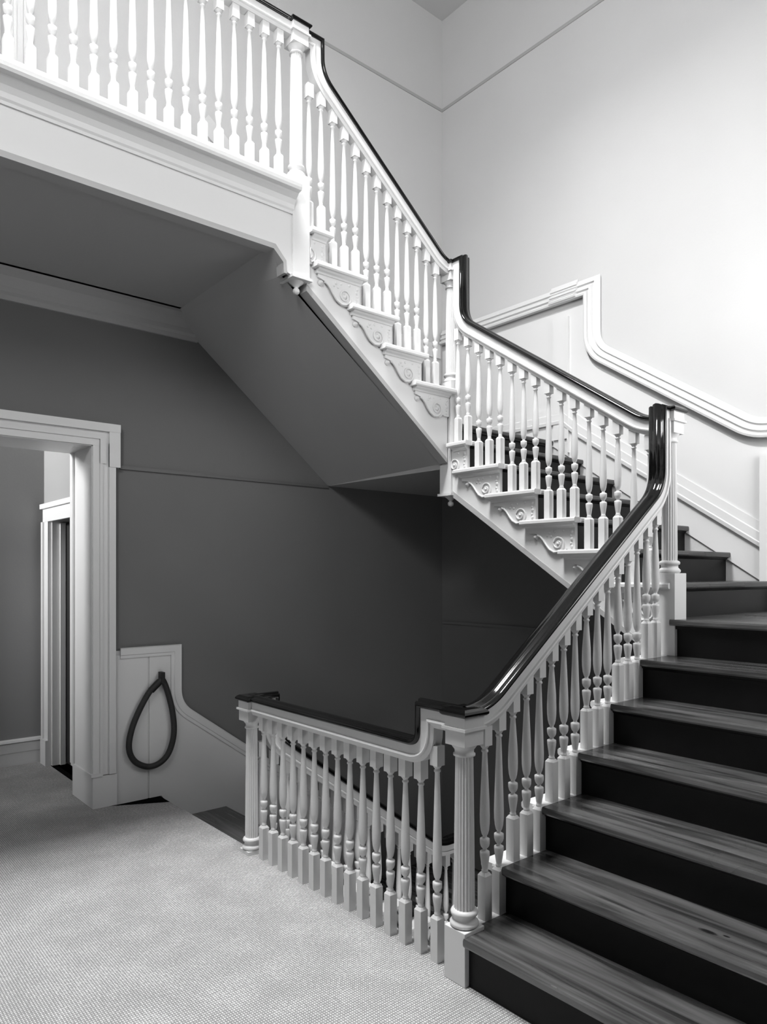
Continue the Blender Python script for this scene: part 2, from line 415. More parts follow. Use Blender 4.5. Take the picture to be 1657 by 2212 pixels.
# ------------------------------------------------------------------ doorway in the left wall
d1 = struct(thing('door_1', 'cased doorway in the left wall', 'doorway', (1.1, YW, 0)))
del d1['category']
x0, x1, _, z1 = DOOR
def casing(parent, xa, xb, ztop, z0, y, m='white', ear=.03, wdt=.15):
    """architrave round an opening: two jamb strips with crossette ears and a head, stepped in profile."""
    for s, xe in ((-1, xa), (1, xb)):
        b = MB()
        b.box(*sorted((xe, xe+s*wdt)), y-.030, y, z0, ztop+wdt*.55)
        b.box(*sorted((xe+s*(wdt-.045), xe+s*wdt)), y-.045, y, z0, ztop+.02)
        b.box(*sorted((xe+s*.045, xe+s*.065)), y-.038, y, z0, ztop+.045)
        b.box(*sorted((xe+s*(wdt-.045), xe+s*(wdt+ear))), y-.050, y, ztop-.14, ztop+wdt)
        b.box(*sorted((xe+s*.045, xe+s*.085)), y-.040, y, ztop-.12, ztop+.06)
        link('architrave', b.mesh('architrave', m), parent)
    b = MB()
    b.box(xa-wdt+.002, xb+wdt-.002, y-.0315, y, ztop, ztop+wdt)
    b.box(xa-.06, xb+.06, y-.0395, y, ztop+.045, ztop+.065)
    b.box(xa-wdt-ear-.001, xb+wdt+ear+.001, y-.052, y, ztop+wdt-.05, ztop+wdt+.005)
    link('head_architrave', b.mesh('head_architrave', m), parent)
casing(d1, x0, x1, z1, .22, YW)
for xe, s in ((x0, -1), (x1, 1)):
    link('plinth_block', MB().box(*sorted((xe-s*.004, xe+s*.16)), YW-.038, YW+.40, 0, .215).box(*sorted((xe-s*.016, xe+s*.06)), YW-.046, YW+.40, .215, .235).mesh('plinth_block', 'white'), d1)
    link('jamb', MB().box(*sorted((xe-s*.006, xe+s*.01)), YW-.02, YW+.40, .235, z1).box(*sorted((xe-s*.022, xe)), YW+.34, YW+.40, .235, z1).mesh('jamb', 'white'), d1)
link('head_lining', MB().box(x0, x1, YW-.02, YW+.40, z1-.006, z1+.01).mesh('head_lining', 'white'), d1)

# room behind the doorway
XS = 1.75
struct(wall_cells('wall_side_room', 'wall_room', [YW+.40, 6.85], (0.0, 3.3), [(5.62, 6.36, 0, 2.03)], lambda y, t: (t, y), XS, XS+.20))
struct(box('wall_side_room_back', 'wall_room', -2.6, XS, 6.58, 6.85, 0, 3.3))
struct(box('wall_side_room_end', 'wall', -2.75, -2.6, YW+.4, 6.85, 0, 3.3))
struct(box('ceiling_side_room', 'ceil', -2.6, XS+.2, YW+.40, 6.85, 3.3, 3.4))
bbm = MB().prism([(6.58, 0), (6.552, 0), (6.552, .012), (6.556, .10), (6.552, .108), (6.554, .17), (6.562, .185), (6.545, .19), (6.552, .205), (6.58, .215)], -2.6, XS-.03, lambda p, q, t: (t, p, q))
struct(link('baseboard_side_room', bbm.mesh('baseboard_side_room', 'white')))
d2 = struct(thing('door_2', 'narrow cased doorway with dark opening in the side room', 'doorway', (XS, 6.0, 0))); del d2['category']
for ya, yb in ((6.36, 6.51), (5.47, 5.62)):
    link('architrave', MB().box(XS-.03, XS, ya, yb, .21, 2.029).box(XS-.045, XS, ya+(.105 if ya > 6 else 0), yb-(0 if ya > 6 else .105), .21, 2.0295).mesh('architrave', 'white'), d2)
    link('plinth_block', MB().box(XS-.05, XS, ya, yb, 0, .21).mesh('plinth_block', 'white'), d2)
link('head_architrave', MB().box(XS-.03, XS, 5.47, 6.51, 2.03, 2.17).box(XS-.05, XS, 5.45, 6.53, 2.14, 2.18).mesh('head_architrave', 'white'), d2)
link('jamb', MB().box(XS, XS+.2, 6.345, 6.36, 0, 2.03).mesh('jamb', 'white'), d2)
link('door_stop', MB().box(XS+.06, XS+.10, 6.325, 6.345, 0, 2.02).mesh('door_stop', 'white'), d2)
link('door_leaf', MB().box(XS+.11, XS+.15, 5.62, 6.345, .01, 2.02).mesh('door_leaf', 'void'), d2)  # near-black sheet put in to make the opening read dark

# doorway off the gallery
d3 = struct(thing('door_3', 'cased doorway off the upper gallery', 'doorway', (UDX-.5, YW, F2))); del d3['category']
casing(d3, UDOOR[0], UDOOR[1], UDOOR[3], F2, YW)
link('door_leaf', MB().box(UDOOR[0], UDOOR[1], YW+.1, YW+.15, F2, UDOOR[3]).mesh('door_leaf', 'white'), d3)
struct(box('baseboard_gallery', 'white', UDX+.16, 2.4, YW-.022, YW, F2, F2+.2))

# ================================================================== WAINSCOT
CH = [(0, 0), (0, -.135), (.010, -.135), (.012, -.118), (.026, -.112), (.028, -.092), (.016, -.088), (.018, -.070), (.034, -.062), (.036, -.046), (.022, -.042), (.024, -.030), (.040, -.024), (.046, -.014), (.042, 0)]
def arc(c, r, a0, a1, n=8):
    return [(c[0]+r*math.cos(a0+(a1-a0)*i/n), c[1]+r*math.sin(a0+(a1-a0)*i/n)) for i in range(n+1)]
def smooth_path(pts, radii, n=8):
    """2-D polyline with its inner corners rounded to the given radii (0 = mitre)."""
    out = [Vector(pts[0])]
    for i in range(1, len(pts)-1):
        a, b, c = Vector(pts[i-1]), Vector(pts[i]), Vector(pts[i+1]); r = radii[i-1]
        if r <= 0: out.append(b); continue
        u, v_ = (a-b).normalized(), (c-b).normalized()
        ang = math.acos(max(-1, min(1, u.dot(v_)))); d = r/math.tan(ang/2)
        d = min(d, .49*(a-b).length if i > 1 else .95*(a-b).length, .49*(c-b).length if i < len(pts)-2 else .95*(c-b).length)
        p, q = b+u*d, b+v_*d
        for k in range(n+1):
            t = k/n; out.append((1-t)**2*p + 2*t*(1-t)*b + t*t*q)
    out.append(Vector(pts[-1])); return [(p.x, p.y) for p in out]

XP = XW - .012
yv, zB = on_x(1266, 640, XP); ys1, zs1 = on_x(1300, 785, XP); ys2, zs2 = on_x(1550, 912, XP); yl, zA = on_x(1657, 946, XP)
slp = (zs1-zs2)/(ys1-ys2)
zline = lambda y: zs1 + slp*(y-ys1)
yA = ys2 - (zs2-zA)/slp
bw = smooth_path([(YR+.02, zA), (yA, zA), (yv, zline(yv)), (yv, zB), (YW-.02, zB)], [.4, .32, 0])
tw = struct(link('trim_8', MB().sweep([(XP, y, z) for y, z in bw], CH, (-1, 0, 0), smooth=False).mesh('trim_8', 'white'), None, (0, 0, 0)), 'moulded dado rail on the back wall')
# panel below the dado rail
nos2 = lambda y: 8*R + (y-A2)/G2*R
pan = [(YR+.02, L1), (A2+.02, L1)] + [(A2+.02, nos2(A2)-.05), (A2+6*G2, L2-.05), (YW-.02, L2-.05)] + [(y, z-.06) for y, z in reversed(bw)]
link('dado_panel', MB().prism(pan, XW-.012, XW-.0005, lambda p, q, t: (t, p, q)).mesh('dado_panel', 'white'), tw)
# vertical members of the dado: pilaster where the rail steps up, post at the foot
yb_ = on_x(1228, 700, XP)[0]
yj = on_x(1193, 700, XP)[0]
link('pilaster', MB().box(XW-.028, XW-.0115, yb_, yj-.02, L2, zB-.12).mesh('pilaster', 'white'), tw)
link('rail_break', MB().sweep([(XP, yv+.07, zB+.010), (XP, yj, zB+.010)], [(a*1.25, b*1.08) for a, b in CH], (-1, 0, 0), smooth=False).mesh('rail_break', 'white'), tw)
link('corner_bead', MB().box(XW-.034, XW-.0115, yb_-.012, yb_, nos2(yb_)-.02, zB-.12).mesh('corner_bead', 'white'), tw)
yp = on_x(1650, 1100, XP)[0]
link('post', MB().box(XW-.050, XW-.0115, yp-.045, yp+.012, L1, zA-.11).mesh('post', 'white'), tw)
# skirting board rising beside the second flight
ya_, za_ = on_x(1462, 1072, XP); yc_, zc_ = on_x(1644, 1182, XP)
ks = (za_-zc_)/(ya_-yc_); sk = lambda y: zc_ + ks*(y-yc_)
sp = [(yp+.012, sk(yp+.012)), (A2+5.2*G2, sk(A2+5.2*G2)), (A2+5.7*G2, L2+.13), (YW-.02, L2+.13)]
SK = [(0, 0), (0, -.14), (.010, -.14), (.012, -.085), (.020, -.08), (.020, -.03), (.026, -.024), (.022, 0)]
link('skirting', MB().sweep([(XP, y, z) for y, z in sp], SK, (-1, 0, 0), smooth=False).mesh('skirting', 'white'), tw)

# dado on the left wall: beside the doorway and down the lower flight
YP = YW - .012
xg, zt = on_y(390, 1391, YP); xs_, zs_ = on_y(530, 1607, YP); xe_, ze_ = on_y(425, 1540, YP)
kd = (ze_-zs_)/(xe_-xs_); dl = lambda x: zs_ + kd*(x-xs_)
dw = smooth_path([(1.83, zt), (xg, zt), (xg, dl(xg)), (4.2, dl(4.2))], [0, .2])
BAND = [(0, 0), (0, -.075), (.008, -.075), (.010, -.055), (.016, -.05), (.016, -.008), (.020, 0)]
td = struct(link('trim_9', MB().sweep([(x, YP, z) for x, z in dw], BAND, (0, -1, 0), smooth=False).mesh('trim_9', 'white'), None, (0, 0, 0)), 'dado on the left wall beside the doorway')
xseam = on_y(321, 1550, YP)[0]
link('dado_panel', MB().box(1.80, xseam-.006, YW-.011, YW-.0005, -.01, zt-.05).mesh('dado_panel', 'white'), td)
rest = [(xseam+.006, -.01), (xseam+.006, zt-.05)] + [(x-.01, z-.05) for x, z in dw[1:]] + [(4.2, dl(4.2)-1.3), (2.2, -.1), (2.13, -.01)]
link('dado_panel', MB().prism(rest, YW-.011, YW-.0005, lambda p, q, t: (p, t, q)).mesh('dado_panel', 'white'), td)
link('dado_back', MB().box(1.80, xg-.01, YW-.004, YW-.0004, -.01, zt-.02).mesh('dado_back', 'white'), td)

# dado on the left wall beside the upper landing and third flight
dz3 = [(XW-.03, zB), (3.72, zB), (3.72, zB+.35), (2.5, zB+.35+1.22*.73)]
du = smooth_path(dz3, [0, .15])
tu = struct(link('trim_10', MB().sweep([(x, YP, z) for x, z in du], CH, (0, 1, 0), smooth=False).mesh('trim_10', 'white'), None, (0, 0, 0)), 'dado rail beside the upper landing')
struct(box('wall_well', 'wall_low_shaded', X1-.25, X1+.02, YR, YW, -3.2, -.34))

# ================================================================== STAIRS
TT = .032
def bracket_mesh(name, W, fn, cut=None):
    """scrolled tread-end bracket in flight coordinates: s back from the riser, h down from the tread."""
    b = MB()
    out = [(0, 0), (0, .158), (.045, .158), (.06, .152)]
    out += [(.06, .150), (.072, .162), (.090, .172), (.115, .176), (.14, .174), (.165, .163), (.19, .142), (.212, .116), (.235, .088), (.258, .066), (.28, .056), (.30, .05), (W, .045), (W, 0)]
    if cut: out = [q for q in out if q[0] < cut] ; out = out + [(cut, .17 if cut < .17 else .12), (cut, 0)]
    b.prism(out, 0, .014, lambda p, q, t: fn(p, t, -q))
    # raised scroll
    c = (.122, .118); path = []; rad = []
    for i in range(35):
        t = i/34; a = -2.0 + t*11.2; r = .010 + .044*(t**.9)
        path.append((c[0]-r*math.cos(a), c[1]+r*math.sin(a))); rad.append(.0042+.0022*t)
    tail = [(.185, .152), (.21, .123), (.232, .092), (.255, .070), (.275, .062)]
    lo = max(range(len(path)), key=lambda i: (path[i][1] if i > 22 else -1))
    path = path[:lo+1] + [(.15, .171)] + tail; rad = rad[:lo+1] + [.0072]*(len(tail)+1)
    if cut: k = [i for i in range(len(path)) if path[i][0] < cut]; path = [path[i] for i in k]; rad = [rad[i] for i in k]
    b.tube([fn(p, .017, -q) for p, q in path], [r*1.1 for r in rad], 6)
    # boss at the heart of the scroll, rosette at the tail, leaf beads by the riser
    def blob(p, q, r, t=.014, sq=.7):
        if cut and p+r > cut: return
        vs = []; n = 8
        for k in range(n):
            a = 2*math.pi*k/n; vs.append(fn(p+r*math.cos(a), t-.002, -q+r*math.sin(a)))
        for k in range(n):
            a = 2*math.pi*k/n; vs.append(fn(p+.62*r*math.cos(a), t+r*sq*.75, -q+.62*r*math.sin(a)))
        vs.append(fn(p, t+r*sq, -q))
        b.add(vs, [(k, (k+1) % n, n+(k+1) % n, n+k) for k in range(n)] + [(n+k, n+(k+1) % n, 2*n) for k in range(n)], True)
    blob(c[0], c[1], .015); blob(.298, .072, .019, .004, .9); blob(.298, .072, .009, .018)
    for q, r in ((.048, .012), (.072, .009), (.092, .013), (.118, .010), (.138, .012)): blob(.024 + (.006 if r < .011 else 0), q, r, .014, .6)
    for p, q, r in ((.19, .05, .012), (.175, .072, .010), (.205, .068, .009), (.085, .04, .010), (.15, .045, .010)): blob(p, q, r, .014, .55)
    return b.mesh(name, 'white')

def flight(label, s0, g, i0, i1, T, W, wood, brackets=True, cut_last=None, first_clear=0, top_extra=None, zbase=0.0, loc=(0, 0, 0), lower=.455, s_end=None, lower_end=None):
    """T(s, l, z): s along the climb, l from the open side towards the wall."""
    fl = thing('stair_flight', label, 'staircase', loc)
    tread_poly = lambda L: [(0.004, 0), (0, -.008), (0, -.024), (.004, -TT), (L, -TT), (L, 0)]
    n = i1-i0+1
    me_t = me_w = me_r = me_b = None
    def shared(me, build, name, i):
        off = Vector(T(s0+(i-i0)*g, 0, i*R+zbase))
        return link(name, me or build(), fl, tuple(off)), off
    o0 = Vector(T(s0, 0, i0*R+zbase))
    loc_T = lambda s, l, z: tuple(Vector(T(s0+s, l, i0*R+zbase+z)) - o0)
    def ret(a, L):                                     # white return nosing with its scotia, from a to L behind the nosing
        b = MB().prism([(a+.004, 0), (a, -.008), (a, -.024), (a+.004, -TT), (g+.04, -TT), (g+.04, 0)], -.0, .052, lambda p, q, t: loc_T(p, t, q))
        b.prism([(-.0, 0), (-.058, -.0), (-.064, -.008), (-.064, -.024), (-.058, -TT), (0, -TT)], a+.004, L, lambda p, q, t: loc_T(t, p, q))
        b.prism([(-.001, -TT), (-.046, -TT), (-.040, -TT-.010), (-.026, -TT-.018), (-.020, -TT-.028), (-.001, -TT-.028)], max(a, .03), L-.025, lambda p, q, t: loc_T(t, p, q))
        return b.mesh('tread_return', 'white')
    me_t = MB().prism(tread_poly(g+.04), .052, W, lambda p, q, t: loc_T(p, t, q)).mesh('tread', wood)
    me_w = ret(0, g+.125)
    me_r = MB().prism([(.032, -TT), (.050, -TT), (.050, -R), (.032, -R)], .012, W, lambda p, q, t: loc_T(p, t, q)) \
        .prism([(.014, -TT), (.032, -TT), (.032, -TT-.018), (.026, -TT-.014)], .012, W, lambda p, q, t: loc_T(p, t, q)).mesh('riser', 'riser')
    fnb = lambda s, t, h: loc_T(s+.032, -t-.001, h-TT-.004)
    me_b = bracket_mesh('bracket', g+.055, fnb) if brackets else None
    for i in range(i0, i1+1):
        t_, w_, r_, b_ = me_t, me_w, me_r, me_b
        if i == i1 and cut_last: w_ = ret(0, cut_last); b_ = bracket_mesh('bracket', cut_last-.032, fnb, cut_last-.04) if brackets else None
        if i == i0 and first_clear:
            w_ = ret(.125, g+.04)
            t_ = MB().prism(tread_poly(g+.04), first_clear, W, lambda p, q, t: loc_T(p, t, q)).prism([(.125, 0), (.125, -TT), (g+.04, -TT), (g+.04, 0)], .0525, first_clear-.0002, lambda p, q, t: loc_T(p, t, q)).mesh('tread', wood)
            r_ = MB().prism([(.032, -TT), (.050, -TT), (.050, -R), (.032, -R)], first_clear, W, lambda p, q, t: loc_T(p, t, q)).mesh('riser', 'riser')
        for name, me in (('tread', t_), ('tread_return', w_), ('riser', r_), ('bracket', b_)):
            if me: shared(me, None, name, i)
    # string: notched above, straight below
    se = s_end if s_end is not None else s0+n*g
    zn = lambda s: i0*R + (s-s0)/g*R + zbase
    le = lower if lower_end is None else lower_end
    lo_ = lambda s: lower + (le-lower)*(s-s0)/(se-s0)
    top = []
    for i in range(i0, i1+1):
        s = s0+(i-i0)*g+.033
        top += [(s, (i-1)*R+zbase-TT if i > i0 else max(zn(s)-lo_(s), (i-1)*R+zbase-TT)), (s, i*R+zbase-TT)]
    top += [(se, i1*R+zbase-TT), (se, zn(se)-lo_(se)), (s0+.033, zn(s0+.033)-lo_(s0))]
    link('string', MB().prism(top, 0, .036, lambda p, q, t: T(p, t, q)).mesh('string', 'white'), fl)
    sa = s0+.04
    link('string_bead', MB().prism([(sa, zn(sa)-lo_(sa)+.002), (se, zn(se)-lo_(se)+.002), (se, zn(se)-lo_(se)-.042), (sa, zn(sa)-lo_(sa)-.030)], -.004, .07, lambda p, q, t: T(p, t, q)).mesh('string_bead', 'soffit'), fl)
    return fl, zn

T1 = lambda s, l, z: (s, YN-l+.03, z)            # open side faces +Y
T2 = lambda s, l, z: (X2+l-.03, s, z)            # open side faces -X
T3 = lambda s, l, z: (-s, YF+l-.03, z)           # open side faces -Y, climbs towards -X
TD = lambda s, l, z: (-s, YF+l-.03, z)
f1, n1 = flight('dark wooden first flight with wide worn treads rising from the carpet', A1, G1, 1, 6, T1, YN-YR+.025, 'tread', brackets=False, first_clear=.088, loc=(A1, YN, 0), s_end=X2)
f2, n2 = flight('middle flight with scrolled tread brackets rising along the back wall', A2, G2, 8, 13, T2, XW-X2+.03-.014, 'tread_x', cut_last=.190, loc=(X2, A2, L1), s_end=YF)
f3, n3 = flight('top flight with scrolled brackets rising to the upper gallery', -A3, G3, 15, 19, T3, YW-YF+.03-.014, 'tread', cut_last=.162, loc=(A3, YF, L2), s_end=-2.44, lower=.52, lower_end=.452)
AD = -(X1+.03+6*G1)
fd, nd = flight('lower flight going down beside the left wall below the hall floor', AD, G1, -5, -1, TD, YW-YF+.03-.014, 'tread', brackets=True, loc=(X1+1.6, YF, -6*R), s_end=-(X1+.05))
box('riser', 'riser', X1+.02, X1+.034, YF+.02, YW-.014, -R, -.045, parent=fd)
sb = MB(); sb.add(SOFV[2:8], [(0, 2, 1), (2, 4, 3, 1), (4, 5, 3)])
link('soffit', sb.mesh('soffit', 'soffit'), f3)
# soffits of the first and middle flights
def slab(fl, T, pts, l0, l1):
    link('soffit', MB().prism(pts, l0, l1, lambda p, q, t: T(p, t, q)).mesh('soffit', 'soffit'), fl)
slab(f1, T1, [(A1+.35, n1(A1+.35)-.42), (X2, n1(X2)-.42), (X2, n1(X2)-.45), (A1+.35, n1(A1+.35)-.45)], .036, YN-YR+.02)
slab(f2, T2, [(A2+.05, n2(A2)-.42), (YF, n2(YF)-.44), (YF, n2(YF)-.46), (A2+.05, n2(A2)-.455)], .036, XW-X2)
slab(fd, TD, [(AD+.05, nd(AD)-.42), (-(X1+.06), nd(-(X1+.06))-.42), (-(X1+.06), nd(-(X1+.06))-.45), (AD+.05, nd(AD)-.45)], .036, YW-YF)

# landings
l1 = thing('landing', 'dark wooden corner landing at the top of the first flight', 'landing', (X2, YN, L1))
X7 = A1+6*G1
nose = lambda z: [(0.004, z), (0, z-.008), (0, z-.024), (.004, z-TT)]
b = MB().prism(nose(L1) + [(XW-X7-.0, L1-TT), (XW-X7, L1)], YR+.002, YN-.035, lambda p, q, t: (X7+p, t, q))
b.box(X2+.04, XW-.013, YN-.035, A2+.05, L1-TT, L1)
link('boards', b.mesh('boards', 'tread'), l1)
link('riser', MB().box(X7+.032, X7+.05, YR+.002, YN+.018, 6*R, L1-TT).box(X7+.014, X7+.032, YR+.002, YN+.018, L1-TT-.018, L1-TT).mesh('riser', 'riser'), l1)
link('underside', MB().box(X2+.0, XW-.001, YR+.002, YN+.02, L1-.30, L1-TT-.002).mesh('underside', 'soffit'), l1)
l2 = thing('landing', 'upper corner landing between the middle and top flights', 'landing', (X2, YF, L2))
Y14 = A2+6*G2
b = MB().prism(nose(L2) + [(YW-Y14-.013, L2-TT), (YW-Y14-.013, L2)], X2+.06, XW-.013, lambda p, q, t: (t, Y14+p, q))
link('boards', b.mesh('boards', 'tread_x'), l2)
sb = MB(); sb.add([SOFV[5], SOFV[7], SOFV[9], SOFV[8]], [(0, 1, 2, 3)])
link('soffit', sb.mesh('soffit', 'soffit'), l2)
link('riser', MB().box(X2+.02, XW-.014, Y14+.032, Y14+.05, 13*R, L2-TT).box(X2+.02, XW-.014, Y14+.014, Y14+.032, L2-TT-.018, L2-TT).mesh('riser', 'riser'), l2)
l3 = thing('landing', 'lower corner landing at the foot of the flight going down', 'landing', (3.75, 4.3, -6*R))
link('boards', MB().box(3.62, XW-.001, YF-.6, YW-.002, -6*R-.25, -6*R).mesh('boards', 'tread'), l3)
link('fascia', MB().box(3.60, 3.62, YN, YF-.05, -6*R-.3, -6*R-.01).mesh('fascia', 'white'), l3)
box('riser', 'riser', 2.30, 2.318, YF+.02, YW-.014, 19*R, F2-.02, parent=f3)

# ================================================================== BALUSTERS
_bcache = {}
def baluster_mesh(L, hb=.178):
    k = (round(L, 3), hb)
    if k in _bcache: return _bcache[k]
    w2 = .0205; b = MB()
    b.box(-w2, w2, -w2, w2, 0, hb)
    b.add([(-w2, -w2, hb), (w2, -w2, hb), (w2, w2, hb), (-w2, w2, hb), (-.013, -.013, hb+.012), (.013, -.013, hb+.012), (.013, .013, hb+.012), (-.013, .013, hb+.012)],
          [(0, 1, 5, 4), (1, 2, 6, 5), (2, 3, 7, 6), (3, 0, 4, 7), (4, 5, 6, 7)])
    zt = L-.082                                        # underside of the top block
    z = hb+.010
    prof = [(.0125, z), (.0140, z+.006), (.0140, z+.010), (.0115, z+.013), (.0130, z+.022), (.0165, z+.045), (.0195, z+.066), (.0203, z+.078), (.0196, z+.086), (.0150, z+.0885), (.0090, z+.091),
            (.0088, z+.098), (.0125, z+.101), (.0172, z+.108), (.0200, z+.118), (.0205, z+.130), (.0200, z+.138), (.0150, z+.1405), (.0088, z+.143),
            (.0090, z+.150), (.0135, z+.158), (.0175, z+.174), (.0202, z+.200), (.0208, z+.232), (.0192, z+.29)]
    z0, r0 = prof[-1][1], prof[-1][0]; ze = zt-.030
    for t in (.25, .5, .75, 1): prof.append((r0+(.0105-r0)*t, z0+(ze-z0)*t))
    prof += [(.0145, ze+.004), (.0145, ze+.010), (.0105, ze+.013), (.0115, ze+.017), (.0165, ze+.024), (.0205, zt+.001)]
    b.lathe(prof, 12)
    b.box(-.0215, .0215, -.0215, .0215, zt, L)
    _bcache[k] = b.mesh('baluster', 'white'); return _bcache[k]
def put_baluster(bal, x, y, z0, z1):
    return link('baluster', baluster_mesh(z1-z0), bal, (x, y, z0))

# ================================================================== HANDRAILS
CAP = [(-.034, 0), (-.042, .006), (-.043, .013), (-.039, .019), (-.029, .0235), (-.0215, .0215), (-.013, .029), (0, .032), (.013, .029), (.0215, .0215), (.029, .0235), (.039, .019), (.043, .013), (.042, .006), (.034, 0)]
CAP = [(a*1.16, b*1.05) for a, b in CAP]
SUB = [(-.029, .001), (-.029, -.040), (-.0365, -.043), (-.0385, -.049), (-.0365, -.055), (-.029, -.058), (-.024, -.074), (.024, -.074), (.029, -.058), (.0365, -.055), (.0385, -.049), (.0365, -.043), (.029, -.040), (.029, .001)]
SUB = [(a*1.1, b) for a, b in SUB]
def handrail(bal, pts2, fn, lat):
    path = [fn(a, z) for a, z in pts2]
    h = link('handrail', MB().sweep(path, CAP, lat).mesh('handrail', 'rail'), bal)
    h['label'] = 'near-black polished handrail'
    s = bpy.data.objects.new('rail_moulding', MB().sweep(path, SUB, lat, smooth=False).mesh('rail_moulding', 'white'))
    C.objects.link(s); s.parent = h
    return h

def rail_z(pts2, a):
    """height of a rail path above position a (its lower branch)."""
    for (a0, z0), (a1, z1) in zip(pts2[:-1], pts2[1:]):
        if min(a0, a1)-1e-6 <= a <= max(a0, a1)+1e-6 and abs(a1-a0) > 1e-6:
            return z0+(z1-z0)*(a-a0)/(a1-a0)
    return pts2[-1][1]

CAPH = .032
# --- landing balustrade in the hall
ZH, ZN1 = .905-CAPH, 1.072-CAPH
lp = smooth_path([(YF+.02, ZH), (2.195, ZH), (2.195, ZN1), (YN, ZN1)], [.075, 0])
bl = thing('balustrade', 'level white balustrade guarding the stairwell edge on the carpet', 'balustrade', (X1, 2.8, 0))
handrail(bl, lp, lambda a, z: (X1, a, z), (-1, 0, 0))
for k in range(15):
    y = 3.509-k*(3.509-2.127)/14
    put_baluster(bl, X1, y, .0, (rail_z(lp, y) if y > 2.2 else .96)-.070)
# --- first flight
ZN2 = 2.495-CAPH
r1 = lambda x: 1.80-CAPH+.7245*(x-3.2)
xk = A1 + 0; xm = 3.2 - (1.80-CAPH-ZN1)/.7245
fp = smooth_path([(X1, ZN1), (xm, ZN1), (3.575, r1(3.575)), (3.575, ZN2), (X2, ZN2)], [.35, .22, 0], 12)
b1 = thing('balustrade', 'white balustrade rising beside the first flight of dark treads', 'balustrade', (2.9, YN, .6))
handrail(b1, fp, lambda a, z: (a, YN, z), (0, -1, 0))
for i in range(1, 7):
    for j, o in enumerate((.10, .19, .277)):
        x = A1+(i-1)*G1+o
        if (i == 1 and j == 0) or (i == 6 and j == 2): continue
        put_baluster(b1, x, YN, i*R, min(rail_z(fp, x), r1(min(x, 3.6)) + (.06 if x < 2.4 else .0) if x > 2.6 else rail_z(fp, x))-.066*1.2)
# --- middle flight
ZN3 = 3.835-CAPH
r2 = lambda y: 2.715-CAPH+.672*(y-2.483)
z2s = 2.462-CAPH; ym = 2.483-(2.715-CAPH-z2s)/.672
mp_ = smooth_path([(YN, z2s), (ym, z2s), (3.515, r2(3.515)), (3.515, ZN3), (YF, ZN3)], [.3, .2, 0], 12)
b2 = thing('balustrade', 'white balustrade of the middle flight in front of the panelled back wall', 'balustrade', (X2, 2.8, 1.9))
handrail(b2, mp_, lambda a, z: (X2, a, z), (1, 0, 0))
for i in range(8, 14):
    for j, o in enumerate((.067, .163, .259)):
        y = A2+(i-8)*G2+o
        if (i == 8 and j == 0) or (i == 13 and j == 2): continue
        put_baluster(b2, X2, y, i*R, min(rail_z(mp_, y), r2(y) if y > 2.25 else 9)-.066*1.15)
# --- top flight
ZN4 = 4.905-CAPH
N4X = 2.388
r3 = lambda x: 4.307-CAPH-.79*(x-3.026)
xq = 3.026+(4.307-CAPH-ZN3)/.79
tp = smooth_path([(X2+.01, ZN3), (xq, ZN3), (2.545, r3(2.545)), (2.545, ZN4-.02), (N4X, ZN4-.02)], [.4, .35, 0], 12)
b3 = thing('balustrade', 'white balustrade climbing the top flight to the gallery', 'balustrade', (3.0, YF, 3.2))
handrail(b3, tp, lambda a, z: (a, YF, z), (0, 1, 0))
for i in range(15, 20):
    for j, o in enumerate((.035, .125, .214)):
        x = A3-(i-15)*G3-o
        if i == 15 and j == 0: continue
        if i == 19 and j == 2: continue
        put_baluster(b3, x, YF, i*R, min(rail_z(tp, x), r3(max(x, 2.55)) if x < 3.3 else 9)-.066*1.15)
# --- gallery
bg = thing('balustrade', 'level white balustrade along the upper gallery edge', 'balustrade', (1.0, YF, F2))
handrail(bg, [(N4X, ZN4), (-2.9, ZN4)], lambda a, z: (a, YF, z), (0, 1, 0))
for k in range(24):
    put_baluster(bg, 2.264-k*.0968, YF, F2+.012, ZN4-.066)
# --- lower flight
zr = lambda x: -.7245*(x-(X1+.03))+.755-CAPH
ZND = -.30-CAPH
xd = X1+.03+(.755-CAPH-ZND)/.7245
dp = smooth_path([(X1, ZH), (X1+.14, ZH), (X1+.14, zr(X1+.14)), (xd, ZND), (3.76, ZND)], [0, .22, .3], 12)
bd = thing('balustrade', 'white balustrade of the lower flight seen through the hall balusters', 'balustrade', (2.9, YF, -.6))
handrail(bd, dp, lambda a, z: (a, YF, z), (0, -1, 0))
for i in range(1, 7):
    for j, o in enumerate((.06, .15, .24)):
        x = X1+.03+i*G1-o-.0
        if x > 3.66: continue
        put_baluster(bd, x, YF, -i*R, min(rail_z(dp, x) if x > X1+.2 else zr(x), zr(x) if x < 3.3 else 9)-.066*1.15)

